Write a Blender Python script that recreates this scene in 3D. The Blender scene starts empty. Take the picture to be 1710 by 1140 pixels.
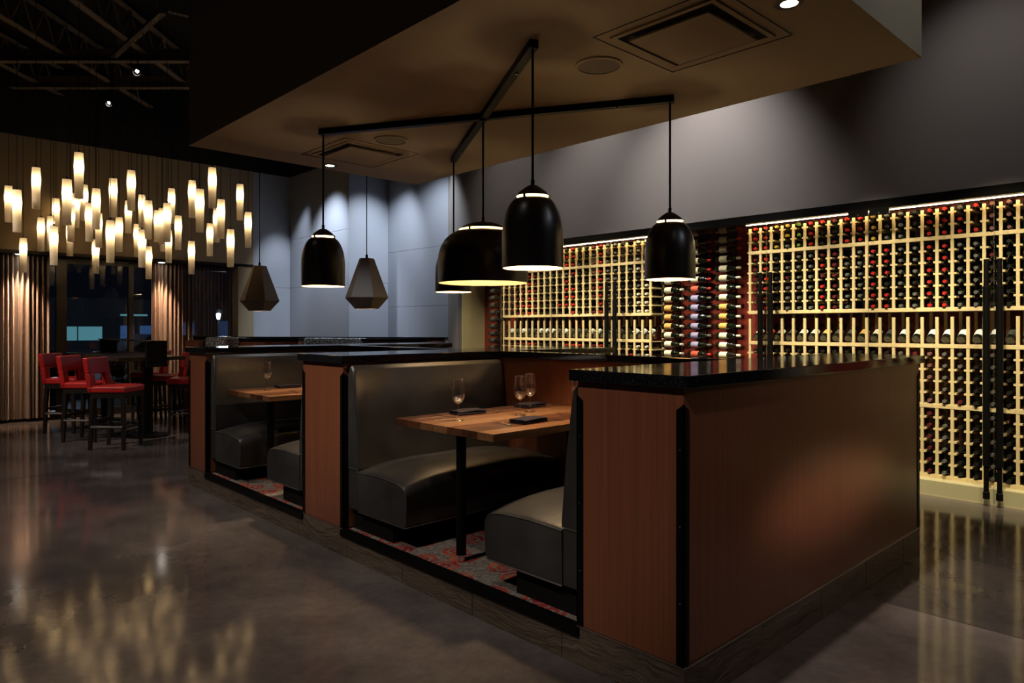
import bpy, math, random
from mathutils import Vector, Matrix, Euler
random.seed(7)
SC = bpy.context.scene
COL = SC.collection
R = math.radians

# ------------------------------------------------------------------ camera, world, exposure
cam_d = bpy.data.cameras.new('camera'); cam = bpy.data.objects.new('camera', cam_d); COL.objects.link(cam)
cam.location = (-2.353, -1.516, 1.5)
cam.rotation_euler = (R(90), 0, R(46.598 - 90))
cam_d.sensor_width = 36; cam_d.lens = 24.57; cam_d.shift_y = -24 / 1710; cam_d.clip_end = 300; cam_d.clip_start = .05
SC.camera = cam
W = bpy.data.worlds.new('night'); SC.world = W; W.use_nodes = True
W.node_tree.nodes['Background'].inputs[0].default_value = (.25, .33, .55, 1)
W.node_tree.nodes['Background'].inputs[1].default_value = .008
SC.view_settings.view_transform = 'Standard'; SC.view_settings.look = 'None'
SC.view_settings.exposure = 0.0; SC.view_settings.gamma = 1.0; SC.view_settings.use_curve_mapping = False
cy = SC.cycles
cy.use_adaptive_sampling = True; cy.adaptive_threshold = .03; cy.use_denoising = True; cy.max_bounces = 6; cy.diffuse_bounces = 3; cy.glossy_bounces = 3; cy.transmission_bounces = 4
cy.transparent_max_bounces = 24; cy.sample_clamp_indirect = 2.5; cy.sample_clamp_direct = 0
cy.caustics_reflective = False; cy.caustics_refractive = False; cy.blur_glossy = 0.5

def spot(loc, tgt, power, color=(1, .85, .68), angle=50, blend=.6, radius=.05, name='spot_light'):
    d = bpy.data.lights.new(name, 'SPOT'); d.energy = power; d.color = color; d.spot_size = R(angle); d.spot_blend = blend
    d.shadow_soft_size = radius
    o = bpy.data.objects.new(name, d); COL.objects.link(o); o.location = loc
    o.rotation_euler = (Vector(tgt) - Vector(loc)).to_track_quat('-Z', 'Y').to_euler()
    return o

WARM = (1, .72, .42); NEUT = (1, .86, .76); COOL = (.80, .88, 1)
CURT = (1, .66, .42)
# added fill spots under the roof, no fixtures (booth fronts, floor, slab end, stools)
spot((-1.5, 1.7, 5.0), (.15, 1.6, .45), 190, NEUT, 34, .9, .08)
spot((-1.5, 4.4, 5.0), (.15, 4.2, .45), 190, NEUT, 34, .9, .08)
spot((-3.6, -1.0, 5.0), (0, .25, 1.05), 420, NEUT, 17, 1, .06)
spot((-3.6, 2.2, 5.0), (0, 2.87, 1.10), 620, NEUT, 15, 1, .06)
spot((-3.6, 4.6, 5.0), (0, 5.25, 1.10), 260, NEUT, 13, 1, .06)
sheen_spot = spot((1.45, -3.6, 4.9), (1.45, 0, .62), 850, NEUT, 3.6, 1, .09); sheen_spot.scale = (6.0, 1, 1)   # added oval beam imitating a glossy highlight on the long side panel
spot((1.7, -4.4, 4.9), (1.2, 0, .62), 95, NEUT, 44, 1, .12)
spot((-3.6, 1.6, 5.0), (-2.2, 2.6, 0), 520, NEUT, 80, 1, .15)
spot((-3.0, 6.2, 5.0), (-1.6, 6.6, 0), 330, NEUT, 80, 1, .15)
spot((-3.2, 8.2, 5.0), (.3, 9.2, .9), 620, NEUT, 40, .9, .08)
spot((2.6, -2.6, 4.6), (2.0, -.09, 3.9), 75, COOL, 70, 1, .1)
# recessed downlights in the dropped ceiling
spot((1.223, .149, 3.185), (1.35, -.45, 0), 170, NEUT, 80, .8, .03)
spot((1.305, 5.138, 3.185), (1.5, 6.2, 0), 60, COOL, 90, .8, .03)
# wall washers on the stepped blue-grey wall
spot((3.6, 10.5, 4.5), (3.78, 11.55, 1.9), 300, COOL, 42, .9, .05)
spot((3.1, 9.6, 4.5), (3.96, 10.0, 2.0), 500, COOL, 74, .9, .05)
spot((4.15, 8.3, 4.5), (4.45, 9.30, 2.0), 290, COOL, 74, .9, .05)
spot((3.9, 7.1, 4.5), (4.77, 8.4, 1.8), 280, COOL, 78, .9, .05)
# wall washers on the wall above the wine cabinet
for yy, pw in ((5.9, 50), (4.3, 130), (2.75, 330), (.0, 45)):
    spot((3.3, yy, 4.9), (4.63, yy - .1, 3.1), pw, (1, .92, .89), 74, 1, .08)
# track lights aimed through the cabinet glass
for yy, pw in ((6.2, 700), (5.2, 900), (4.2, 900), (3.1, 900), (2.0, 900), (1.0, 900), (.0, 900), (-.9, 700)):
    spot((2.75, yy - .3, 4.2), (4.78, yy, 1.15), pw, (1, .83, .57), 37, .8, .05)
# recessed lights over the curtains; the last two are added fill from the roof
spot((-.45, 11.60, 2.60), (-.42, 11.86, .2), 300, CURT, 62, .7, .03)
spot((1.62, 11.60, 2.60), (1.66, 11.86, .2), 300, CURT, 54, .7, .03)
spot((-1.2, 9.4, 4.9), (-.40, 11.83, .9), 150, CURT, 22, 1, .05)
spot((.9, 9.4, 4.9), (1.70, 11.83, .9), 150, CURT, 16, 1, .05)

# ------------------------------------------------------------------ materials
def mat(name, col=(.5, .5, .5), rough=.5, metal=0, spec=.5, emit=None, es=0, coat=0, cr=.05, sheen=0):
    m = bpy.data.materials.new(name); m.use_nodes = True
    b = m.node_tree.nodes['Principled BSDF']
    b.inputs['Base Color'].default_value = (*col, 1); b.inputs['Roughness'].default_value = rough
    b.inputs['Metallic'].default_value = metal; b.inputs['Specular IOR Level'].default_value = spec
    if emit: b.inputs['Emission Color'].default_value = (*emit, 1); b.inputs['Emission Strength'].default_value = es
    if coat: b.inputs['Coat Weight'].default_value = coat; b.inputs['Coat Roughness'].default_value = cr
    if sheen: b.inputs['Sheen Weight'].default_value = sheen
    return m

class NT:
    def __init__(s, m): s.t = m.node_tree; s.n = s.t.nodes; s.b = s.n['Principled BSDF']
    def add(s, typ, **kw):
        n = s.n.new('ShaderNode' + typ)
        for k, v in kw.items():
            if k.startswith('i_'):
                key = k[2:]; key = int(key) if key.isdigit() else key.replace('_', ' ')
                n.inputs[key].default_value = v
            else: setattr(n, k, v)
        return n
    def ln(s, a, ao, b, bi): s.t.links.new(a.outputs[ao], b.inputs[bi])
    def coords(s, scale=(1, 1, 1), kind='Object', rot=(0, 0, 0)):
        tc = s.add('TexCoord'); mp = s.add('Mapping'); mp.inputs['Scale'].default_value = scale; mp.inputs['Rotation'].default_value = rot
        s.ln(tc, kind, mp, 'Vector'); return mp
    def noise(s, vec, scale=5, detail=4, rough=.55, dist=0):
        n = s.add('TexNoise'); n.inputs['Scale'].default_value = scale; n.inputs['Detail'].default_value = detail
        n.inputs['Roughness'].default_value = rough; n.inputs['Distortion'].default_value = dist
        if vec: s.ln(vec, 'Vector', n, 'Vector')
        return n
    def ramp(s, src, so, stops, interp='LINEAR'):
        r = s.add('ValToRGB'); e = r.color_ramp.elements; r.color_ramp.interpolation = interp
        while len(e) < len(stops): e.new(.5)
        for el, (p, c) in zip(e, stops): el.position = p; el.color = (*c, 1) if len(c) == 3 else c
        s.ln(src, so, r, 'Fac'); return r
    def bump(s, src, so, strength=.2, dist=.01):
        b = s.add('Bump'); b.inputs['Strength'].default_value = strength; b.inputs['Distance'].default_value = dist
        s.ln(src, so, b, 'Height'); s.ln(b, 'Normal', s.b, 'Normal'); return b
    def color(s, src, so='Color'): s.ln(src, so, s.b, 'Base Color')
    def rough(s, src, lo, hi, so='Fac'):
        m = s.add('MapRange'); m.inputs['To Min'].default_value = lo; m.inputs['To Max'].default_value = hi
        s.ln(src, so, m, 'Value'); s.ln(m, 'Result', s.b, 'Roughness')

def wood(name, c0, c1, rough=.35, grain=(40, 40, 1.2), coat=0, scale=1, bump=.05):
    m = mat(name, c0, rough, coat=coat, cr=.25); t = NT(m)
    v = t.coords(grain); n = t.noise(v, 1.0 * scale, 6, .6, .4)
    t.color(t.ramp(n, 'Fac', [(.3, c0), (.7, c1)])); t.bump(n, 'Fac', bump, .003); return m

M = {}
def concrete():
    m = mat('polished_concrete', (.1, .09, .085), .2, spec=.40); t = NT(m); v = t.coords((1, 1, 1))
    a = t.noise(v, .55, 8, .62, .6); b = t.noise(v, 3.2, 7, .65, .3); c = t.noise(v, 22, 5, .7)
    mix = t.add('MixRGB', blend_type='OVERLAY'); mix.inputs[0].default_value = .75
    ra = t.ramp(a, 'Fac', [(.28, (.048, .040, .038)), (.48, (.085, .074, .070)), (.70, (.125, .108, .098))])
    rb = t.ramp(b, 'Fac', [(.25, (.30, .30, .31)), (.75, (.72, .70, .68))])
    t.ln(ra, 'Color', mix, 1); t.ln(rb, 'Color', mix, 2)
    mix2 = t.add('MixRGB', blend_type='OVERLAY'); mix2.inputs[0].default_value = .25
    t.ln(mix, 'Color', mix2, 1); t.ln(c, 'Fac', mix2, 2)
    # pale band along one side of the saw-cut joint, fading out towards the booth
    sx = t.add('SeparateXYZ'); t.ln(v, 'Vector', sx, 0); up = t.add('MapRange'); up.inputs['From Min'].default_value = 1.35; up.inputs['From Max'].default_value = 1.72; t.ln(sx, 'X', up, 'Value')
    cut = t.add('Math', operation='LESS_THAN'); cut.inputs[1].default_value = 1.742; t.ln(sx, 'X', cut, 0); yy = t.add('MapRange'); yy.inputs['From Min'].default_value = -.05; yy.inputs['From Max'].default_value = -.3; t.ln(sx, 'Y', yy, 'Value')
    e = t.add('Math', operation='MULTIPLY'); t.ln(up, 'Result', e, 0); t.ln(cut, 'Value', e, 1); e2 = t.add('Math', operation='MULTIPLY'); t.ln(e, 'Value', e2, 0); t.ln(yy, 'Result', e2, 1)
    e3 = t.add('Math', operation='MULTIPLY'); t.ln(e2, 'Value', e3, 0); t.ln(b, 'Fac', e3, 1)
    pale_mix = t.add('MixRGB'); pale_mix.inputs[2].default_value = (.30, .25, .235, 1); t.ln(e3, 'Value', pale_mix, 0); t.ln(mix2, 'Color', pale_mix, 1); t.color(pale_mix)
    t.rough(b, .04, .17); t.bump(b, 'Fac', .05, .012); return m
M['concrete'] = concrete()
M['joint'] = mat('joint_filler', (.015, .013, .012), .6)
M['panel'] = wood('mahogany_panel', (.145, .048, .022), (.205, .070, .032), .36, (60, 60, .7), coat=.25, bump=.03)
M['trim'] = mat('black_trim', (.002, .002, .002), .42, spec=.15)
M['bead'] = mat('metal_bead', (.55, .52, .48), .3, 1)
def granite():
    m = mat('black_granite', (.006, .006, .007), .07, spec=.6); t = NT(m); v = t.coords((1, 1, 1)); n = t.noise(v, 180, 3, .7)
    t.color(t.ramp(n, 'Fac', [(.55, (.005, .005, .006)), (.72, (.05, .05, .055))])); return m
M['granite'] = granite()
def tile():
    m = mat('veined_tile', (.07, .05, .035), .28); t = NT(m)
    v = t.coords((1, 1, 1)); nz = t.noise(v, 1.6, 4, .55, .2)
    mp = t.add('VectorMath', operation='MULTIPLY'); mp.inputs[1].default_value = (1.1, 1.1, 34)
    add = t.add('VectorMath', operation='MULTIPLY_ADD'); add.inputs[1].default_value = (.0, .0, .28)
    t.ln(nz, 'Color', add, 0); t.ln(v, 'Vector', add, 2); t.ln(add, 'Vector', mp, 0)
    n = t.noise(None, 1.4, 6, .6, .3); t.ln(mp, 'Vector', n, 'Vector')
    t.color(t.ramp(n, 'Fac', [(.34, (.040, .028, .019)), (.45, (.105, .080, .056)), (.50, (.150, .118, .085)), (.53, (.050, .036, .026)), (.60, (.120, .092, .066)), (.66, (.17, .135, .10))]))
    return m
M['tile'] = tile()
def carpet():
    m = mat('medallion_carpet', (.2, .18, .16), .95, spec=.1); t = NT(m); v = t.coords((1, 1, 1))
    nz = t.noise(v, 14, 3); ad = t.add('VectorMath', operation='MULTIPLY_ADD'); ad.inputs[1].default_value = (.03, .03, 0)
    t.ln(nz, 'Color', ad, 0); t.ln(v, 'Vector', ad, 2)
    vo = t.add('TexVoronoi', voronoi_dimensions='2D'); vo.inputs['Scale'].default_value = 4.6; vo.inputs['Randomness'].default_value = .55
    t.ln(ad, 'Vector', vo, 'Vector')
    wv = t.add('Math', operation='MULTIPLY'); wv.inputs[1].default_value = 34; t.ln(vo, 'Distance', wv, 0)
    wn = t.noise(v, 30, 2, .5); wa = t.add('Math', operation='MULTIPLY_ADD'); wa.inputs[1].default_value = 7; t.ln(wn, 'Fac', wa, 0); t.ln(wv, 'Value', wa, 2)
    sn = t.add('Math', operation='SINE'); t.ln(wa, 'Value', sn, 0)
    n2 = t.noise(v, 46, 2, .5); s2 = t.add('Math', operation='MULTIPLY_ADD'); s2.inputs[1].default_value = .42; s2.inputs[2].default_value = .02
    t.ln(sn, 'Value', s2, 0); s3 = t.add('Math', operation='ADD'); t.ln(s2, 'Value', s3, 0); t.ln(n2, 'Fac', s3, 1)
    s4 = t.add('MapRange'); s4.inputs['From Min'].default_value = .40; s4.inputs['From Max'].default_value = .52; s4.inputs['To Min'].default_value = 1; s4.inputs['To Max'].default_value = 0; t.ln(vo, 'Distance', s4, 'Value')
    s5 = t.add('Math', operation='MULTIPLY'); t.ln(s3, 'Value', s5, 0); t.ln(s4, 'Result', s5, 1)
    msk = t.ramp(s5, 'Value', [(.38, (0, 0, 0)), (.48, (1, 1, 1))])
    n3 = t.noise(v, 9, 3); red = t.ramp(n3, 'Fac', [(.35, (.16, .012, .018)), (.55, (.30, .035, .022)), (.68, (.42, .10, .025))])
    n4 = t.noise(t.coords((30, 160, 1)), 1, 2); gr = t.ramp(n4, 'Fac', [(.35, (.05, .043, .036)), (.6, (.22, .20, .17))])
    mx = t.add('MixRGB'); t.ln(msk, 'Color', mx, 0); t.ln(gr, 'Color', mx, 1); t.ln(red, 'Color', mx, 2); t.color(mx)
    n5 = t.noise(v, 260, 2); t.bump(n5, 'Fac', .6, .004); return m
M['carpet'] = carpet()
def leather():
    m = mat('charcoal_leather', (.040, .039, .038), .34, spec=.5); t = NT(m); v = t.coords((1, 1, 1))
    vo = t.add('TexVoronoi'); vo.inputs['Scale'].default_value = 260; t.ln(v, 'Vector', vo, 'Vector')
    n = t.noise(v, 4, 4, .6); t.color(t.ramp(n, 'Fac', [(.3, (.020, .019, .018)), (.7, (.036, .034, .032))]))
    t.rough(n, .28, .42); t.bump(vo, 'Distance', .12, .002); return m
M['leather'] = leather()
M['piping'] = mat('leather_piping', (.05, .049, .048), .3)
M['redleather'] = mat('red_leather', (.42, .018, .016), .32)
M['darkwood'] = wood('espresso_wood', (.012, .009, .007), (.022, .016, .012), .35, (30, 30, 2))
M['ebony'] = mat('black_powder_coat', (.003, .003, .003), .42, spec=.15)
M['chrome'] = mat('chrome', (.85, .84, .82), .22, 1)
M['steel'] = mat('brushed_steel', (.55, .52, .50), .28, 1)
def tabletop():
    m = wood('butcher_block', (.13, .05, .022), (.24, .105, .045), .30, (1.4, 34, 34), coat=.3); return m
M['plank'] = [wood('walnut_plank_%d' % i, a, b, .28, (1.4, 34, 34), coat=.35) for i, (a, b) in enumerate([
    ((.080, .026, .011), (.17, .065, .027)), ((.15, .060, .024), (.30, .14, .060)), ((.045, .016, .008), (.11, .040, .017)), ((.20, .092, .038), (.34, .17, .075))])]
M['napkin'] = mat('navy_linen', (.012, .010, .017), .9, spec=.15)
def glassmat(name, tint=(1, 1, 1), f0=1.5, rough=.0, floor=0.0):
    m = bpy.data.materials.new(name); m.use_nodes = True; t = m.node_tree; n = t.nodes; n.clear()
    o = n.new('ShaderNodeOutputMaterial'); mx = n.new('ShaderNodeMixShader'); tr = n.new('ShaderNodeBsdfTransparent'); gl = n.new('ShaderNodeBsdfGlossy')
    lw = n.new('ShaderNodeLayerWeight'); pw = n.new('ShaderNodeMath'); pw.operation = 'POWER'; pw.inputs[1].default_value = 4.5; fr = n.new('ShaderNodeMath'); fr.operation = 'MULTIPLY_ADD'
    r0 = ((f0 - 1) / (f0 + 1)) ** 2; fr.inputs[1].default_value = 1 - r0; fr.inputs[2].default_value = r0; tr.inputs[0].default_value = (*tint, 1)
    t.links.new(lw.outputs['Facing'], pw.inputs[0]); t.links.new(pw.outputs[0], fr.inputs[0])
    gl.inputs['Roughness'].default_value = rough; gl.inputs[0].default_value = (1, 1, 1, 1)
    t.links.new(fr.outputs[0], mx.inputs[0]); t.links.new(tr.outputs[0], mx.inputs[1]); t.links.new(gl.outputs[0], mx.inputs[2]); t.links.new(mx.outputs[0], o.inputs[0])
    return m
M['pane'] = glassmat('clear_pane', (.97, .985, .98), 1.45)
M['winpane'] = glassmat('window_pane', (.80, .84, .90), 1.5)
M['crystal'] = glassmat('crystal', (1, 1, 1), 2.3, .07)
M['solidglass'] = mat('solid_glass', (1, 1, 1), .01); M['solidglass'].node_tree.nodes['Principled BSDF'].inputs['Transmission Weight'].default_value = 1
# walls
M['greige'] = mat('warm_grey_paint', (.20, .185, .175), .75)
M['bluegrey'] = mat('blue_grey_panel', (.28, .30, .34), .5)
M['tan'] = mat('olive_tan_paint', (.26, .20, .12), .8)
M['soffit'] = mat('dropped_ceiling_paint', (.33, .255, .155), .7)
M['soffitside'] = mat('dropped_ceiling_side_paint', (.20, .16, .14), .75)
M['black'] = mat('black_paint', (.005, .0045, .0045), .8, spec=.2)
M['roof'] = mat('roof_steel', (.15, .105, .07), .6)
M['cream'] = mat('cream_board', (.56, .50, .30), .5)
M['redpaint'] = mat('red_back_panel', (.15, .016, .009), .5)
M['pine'] = wood('pale_pine', (.60, .46, .23), (.72, .58, .32), .5, (30, 30, 2), bump=.02)
M['led'] = mat('led_strip', (1, .9, .7), .5, emit=(1, .74, .40), es=60)
M['bottle'] = mat('dark_bottle_glass', (.004, .006, .004), .06, spec=.7)
CAPS = dict(red=(.42, .02, .015), maroon=(.11, .014, .02), silver=(.15, .15, .14), black=(.015, .014, .013), gold=(.50, .34, .05), yellow=(.75, .50, .02),
            orange=(.68, .17, .02), green=(.10, .22, .03), white=(.62, .58, .48), mauve=(.20, .085, .085))
MC = {k: mat('foil_' + k, v, .33, .25 if k in ('silver', 'gold') else 0) for k, v in CAPS.items()}
LABS = dict(cream=(.74, .70, .54), white=(.80, .80, .76), purple=(.38, .34, .58), red=(.62, .10, .05), amber=(.68, .38, .10), dark=(.05, .045, .04))
def labelmat(k, c):
    m = mat('paper_label_' + k, c, .6); t = NT(m); v = t.coords((1, 1, 1)); n = t.noise(t.coords((60, 60, 240)), 1, 2)
    t.color(t.ramp(n, 'Fac', [(.36, tuple(x * .35 for x in c)), (.46, c)])); return m
ML = {k: labelmat(k, c) for k, c in LABS.items()}
M['shade_out'] = mat('bronze_black_shade', (.014, .009, .006), .33, spec=.5)
M['shade_in'] = mat('cream_enamel', (.58, .46, .28), .45)
M['hexshade'] = mat('bronze_facets', (.20, .155, .12), .5)
def translucent(name, c):
    m = bpy.data.materials.new(name); m.use_nodes = True; t = m.node_tree; n = t.nodes; n.clear()
    o = n.new('ShaderNodeOutputMaterial'); mx = n.new('ShaderNodeMixShader'); a = n.new('ShaderNodeBsdfTranslucent'); b = n.new('ShaderNodeBsdfDiffuse')
    a.inputs[0].default_value = (*c, 1); b.inputs[0].default_value = (*c, 1); mx.inputs[0].default_value = .45
    t.links.new(a.outputs[0], mx.inputs[1]); t.links.new(b.outputs[0], mx.inputs[2]); t.links.new(mx.outputs[0], o.inputs[0]); return m
M['tubeshade'] = translucent('frosted_amber_shade', (.86, .76, .58))
M['bulb'] = mat('lamp_lens', (1, 1, 1), .5, emit=(1, .93, .82), es=30)
M['bulbw'] = mat('warm_bulb', (1, 1, 1), .5, emit=(1, .72, .40), es=14)
def curtain(name, sheer):
    m = mat(name, (.30, .18, .10), .55, sheen=.4); t = NT(m); v = t.coords((90, 90, 55)); n = t.noise(v, 1, 3, .6)
    t.color(t.ramp(n, 'Fac', [(.35, (.09, .046, .024)), (.6, (.26, .145, .08))])); t.bump(n, 'Fac', .5, .01)
    if sheer: t.b.inputs['Alpha'].default_value = sheer
    return m
M['curtain'] = curtain('bronze_curtain', 0); M['sheer'] = curtain('sheer_curtain', .55)
M['fabric'] = mat('patterned_fabric', (.3, .3, .3), .9)
_t = NT(M['fabric']); _v = _t.add('TexVoronoi'); _v.inputs['Scale'].default_value = 34; _t.ln(_t.coords((1, 1, 1)), 'Vector', _v, 'Vector')
_t.color(_t.ramp(_v, 'Distance', [(.28, (.62, .63, .62)), (.45, (.12, .13, .14))]))
M['ground'] = mat('asphalt', (.02, .022, .028), .5)
M['farwall'] = mat('night_facade', (.012, .014, .020), .8)
M['teal'] = mat('lit_teal_window', (.02, .1, .1), .5, emit=(.16, .46, .48), es=.55)
M['blue'] = mat('lit_blue_window', (.02, .05, .1), .5, emit=(.06, .17, .42), es=.32)
M['lantern'] = mat('street_lantern', (1, 1, 1), .5, emit=(.85, .92, 1), es=3)
M['carpaint'] = mat('car_paint', (.30, .34, .42), .2)
M['rubber'] = mat('tyre_rubber', (.01, .01, .01), .8)
M['grille'] = mat('speaker_grille', (.16, .13, .095), .7)
M['vent'] = mat('vent_frame', (.06, .046, .032), .6)

# ------------------------------------------------------------------ mesh helpers
class MB:
    def __init__(s): s.v = []; s.f = []; s.mi = []
    def quad(s, a, b, c, d, m=0):
        i = len(s.v); s.v += [a, b, c, d]; s.f.append((i, i + 1, i + 2, i + 3)); s.mi.append(m); return s
    def box(s, x0, y0, z0, x1, y1, z1, m=0):
        i = len(s.v)
        s.v += [(x0, y0, z0), (x1, y0, z0), (x1, y1, z0), (x0, y1, z0), (x0, y0, z1), (x1, y0, z1), (x1, y1, z1), (x0, y1, z1)]
        for q in ((0, 3, 2, 1), (4, 5, 6, 7), (0, 1, 5, 4), (1, 2, 6, 5), (2, 3, 7, 6), (3, 0, 4, 7)):
            s.f.append(tuple(i + k for k in q)); s.mi.append(m)
        return s
    def prism(s, poly, z0, z1, m=0, ax='z'):
        """poly: list of 2D points, extruded along ax"""
        def P(a, b, c): return (a, b, c) if ax == 'z' else ((c, a, b) if ax == 'x' else (a, c, b))
        i = len(s.v); n = len(poly)
        s.v += [P(a, b, z0) for a, b in poly] + [P(a, b, z1) for a, b in poly]
        s.f.append(tuple(i + k for k in reversed(range(n)))); s.f.append(tuple(i + n + k for k in range(n))); s.mi += [m, m]
        for k in range(n):
            k2 = (k + 1) % n; s.f.append((i + k, i + k2, i + n + k2, i + n + k)); s.mi.append(m)
        return s
    def tube(s, p, q, r, n=8, r2=None, m=0, caps=True):
        p = Vector(p); q = Vector(q); r2 = r if r2 is None else r2
        d = (q - p).normalized(); a = d.orthogonal().normalized(); b = d.cross(a); i = len(s.v)
        for c, rr in ((p, r), (q, r2)):
            for k in range(n):
                t = 2 * math.pi * k / n; s.v.append(tuple(c + a * math.cos(t) * rr + b * math.sin(t) * rr))
        for k in range(n):
            k2 = (k + 1) % n; s.f.append((i + k, i + k2, i + n + k2, i + n + k)); s.mi.append(m)
        if caps:
            s.f.append(tuple(i + k for k in reversed(range(n)))); s.f.append(tuple(i + n + k for k in range(n))); s.mi += [m, m]
        return s
    def lathe(s, prof, n=16, c=(0, 0, 0), m=0, a0=0, a1=2 * math.pi, closed=False):
        i = len(s.v); full = abs(a1 - a0 - 2 * math.pi) < 1e-6; cols = n if full else n + 1
        for k in range(cols):
            t = a0 + (a1 - a0) * k / n
            for r, z in prof: s.v.append((c[0] + r * math.cos(t), c[1] + r * math.sin(t), c[2] + z))
        L = len(prof); rng = range(L if closed else L - 1)
        for k in range(n):
            k2 = (k + 1) % cols
            for j in rng:
                j2 = (j + 1) % L
                s.f.append((i + k * L + j, i + k2 * L + j, i + k2 * L + j2, i + k * L + j2)); s.mi.append(m)
        return s
    def rings(s, rings, m=0, caps=True):
        i = len(s.v); n = len(rings[0])
        for r in rings: s.v += [tuple(p) for p in r]
        for j in range(len(rings) - 1):
            for k in range(n):
                k2 = (k + 1) % n; s.f.append((i + j * n + k, i + j * n + k2, i + (j + 1) * n + k2, i + (j + 1) * n + k)); s.mi.append(m)
        if caps:
            s.f.append(tuple(i + k for k in reversed(range(n)))); e = i + (len(rings) - 1) * n
            s.f.append(tuple(e + k for k in range(n))); s.mi += [m, m]
        return s
    def add(s, o, mtx):
        i = len(s.v); s.v += [tuple(mtx @ Vector(p)) for p in o.v]
        s.f += [tuple(i + k for k in q) for q in o.f]; s.mi += o.mi; return s
    def mesh(s, name, mats, smooth=True, ang=35):
        me = bpy.data.meshes.new(name); me.from_pydata(s.v, [], s.f)
        for m in (mats if isinstance(mats, (list, tuple)) else [mats]): me.materials.append(m)
        if any(s.mi): me.polygons.foreach_set('material_index', s.mi)
        me.validate(); me.update()
        import bmesh
        bm = bmesh.new(); bm.from_mesh(me); bmesh.ops.remove_doubles(bm, verts=bm.verts, dist=1e-6); bmesh.ops.recalc_face_normals(bm, faces=bm.faces); bm.to_mesh(me); bm.free()
        if smooth:
            me.polygons.foreach_set('use_smooth', [True] * len(me.polygons)); me.set_sharp_from_angle(angle=R(ang))
        return me
    def build(s, name, mats, parent=None, bevel=0, seg=2, smooth=True, ang=35):
        return link(name, s.mesh(name, mats, smooth, ang), parent, bevel=bevel, seg=seg)

def link(name, me, parent=None, loc=None, rot=None, bevel=0, seg=2):
    o = bpy.data.objects.new(name, me); COL.objects.link(o)
    if parent: o.parent = parent
    if loc: o.location = loc
    if rot: o.rotation_euler = rot
    if bevel:
        b = o.modifiers.new('bevel', 'BEVEL'); b.width = bevel; b.segments = seg; b.limit_method = 'ANGLE'; b.angle_limit = R(40); b.harden_normals = False
    return o
def tag(o, label=None, cat=None, group=None, kind=None):
    if label: o['label'] = label
    if cat: o['category'] = cat
    if group: o['group'] = group
    if kind: o['kind'] = kind
    return o
def thing(name, label, cat, loc=(0, 0, 0), rz=0, group=None):
    o = bpy.data.objects.new(name, None); COL.objects.link(o); o.location = loc; o.rotation_euler = (0, 0, rz); o.empty_display_size = .1
    return tag(o, label, cat, group)
def empty_struct(name, label): 
    o = bpy.data.objects.new(name, None); COL.objects.link(o); return tag(o, label, kind='structure')
def copy_tree(o, parent=None):
    c = o.copy(); COL.objects.link(c); c.parent = parent
    for ch in list(o.children): copy_tree(ch, c)
    return c
def bx(name, mt, x0, y0, z0, x1, y1, z1, parent=None, bevel=0, **kw):
    return MB().box(x0, y0, z0, x1, y1, z1).build(name, mt, parent, bevel, smooth=False, **kw)
def point(parent, loc, power, color, radius, name='bulb_light'):
    d = bpy.data.lights.new(name, 'POINT'); d.energy = power; d.color = color; d.shadow_soft_size = radius
    o = bpy.data.objects.new(name, d); COL.objects.link(o); o.location = loc
    if parent: o.parent = parent
    return o
ORD = ['zeroth', 'first', 'second', 'third', 'fourth', 'fifth', 'sixth', 'seventh', 'eighth', 'ninth', 'tenth', 'eleventh', 'twelfth', 'thirteenth', 'fourteenth',
       'fifteenth', 'sixteenth', 'seventeenth', 'eighteenth', 'nineteenth', 'twentieth', 'twenty-first', 'twenty-second', 'twenty-third', 'twenty-fourth', 'twenty-fifth',
       'twenty-sixth', 'twenty-seventh', 'twenty-eighth', 'twenty-ninth', 'thirtieth']

# ------------------------------------------------------------------ room shell
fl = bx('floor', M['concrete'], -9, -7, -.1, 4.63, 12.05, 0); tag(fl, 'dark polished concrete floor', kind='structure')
for x in (1.745, -2.6): bx('control_joint', M['joint'], x - .003, -7, -.002, x + .003, 12, .0012, fl)
for y in (6.9, -4.0): bx('control_joint', M['joint'], -9, y - .003, -.002, 4.62, y + .003, .0012, fl)
HY = 11.55
# wall over the wine cabinet, with its end pier
w = MB(); w.box(4.63, -7, 2.69, 4.70, 7.3, 5.7); tag(bx('wall_wine_end', M['greige'], 4.63, -7, 0, 4.70, -1.625, 2.60), 'plain warm grey wall beyond the near end of the wine cabinet', kind='structure'); tag(MB().box(4.63, 7.032, 0, 5.2, 7.3, 2.688).box(4.765, 7.30, 0, 4.83, 7.539, 5.7).build('wall_wine_pier', M['greige'], smooth=False), 'warm grey pier at the far end of the wine cabinet', kind='structure')
tag(w.build('wall_wine', M['greige'], smooth=False), 'plain warm grey wall above the wine cabinet', kind='structure')
bx('trim_1', M['trim'], 4.615, -7, 2.605, 4.72, 7.15, 2.69)['kind'] = 'structure'
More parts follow.
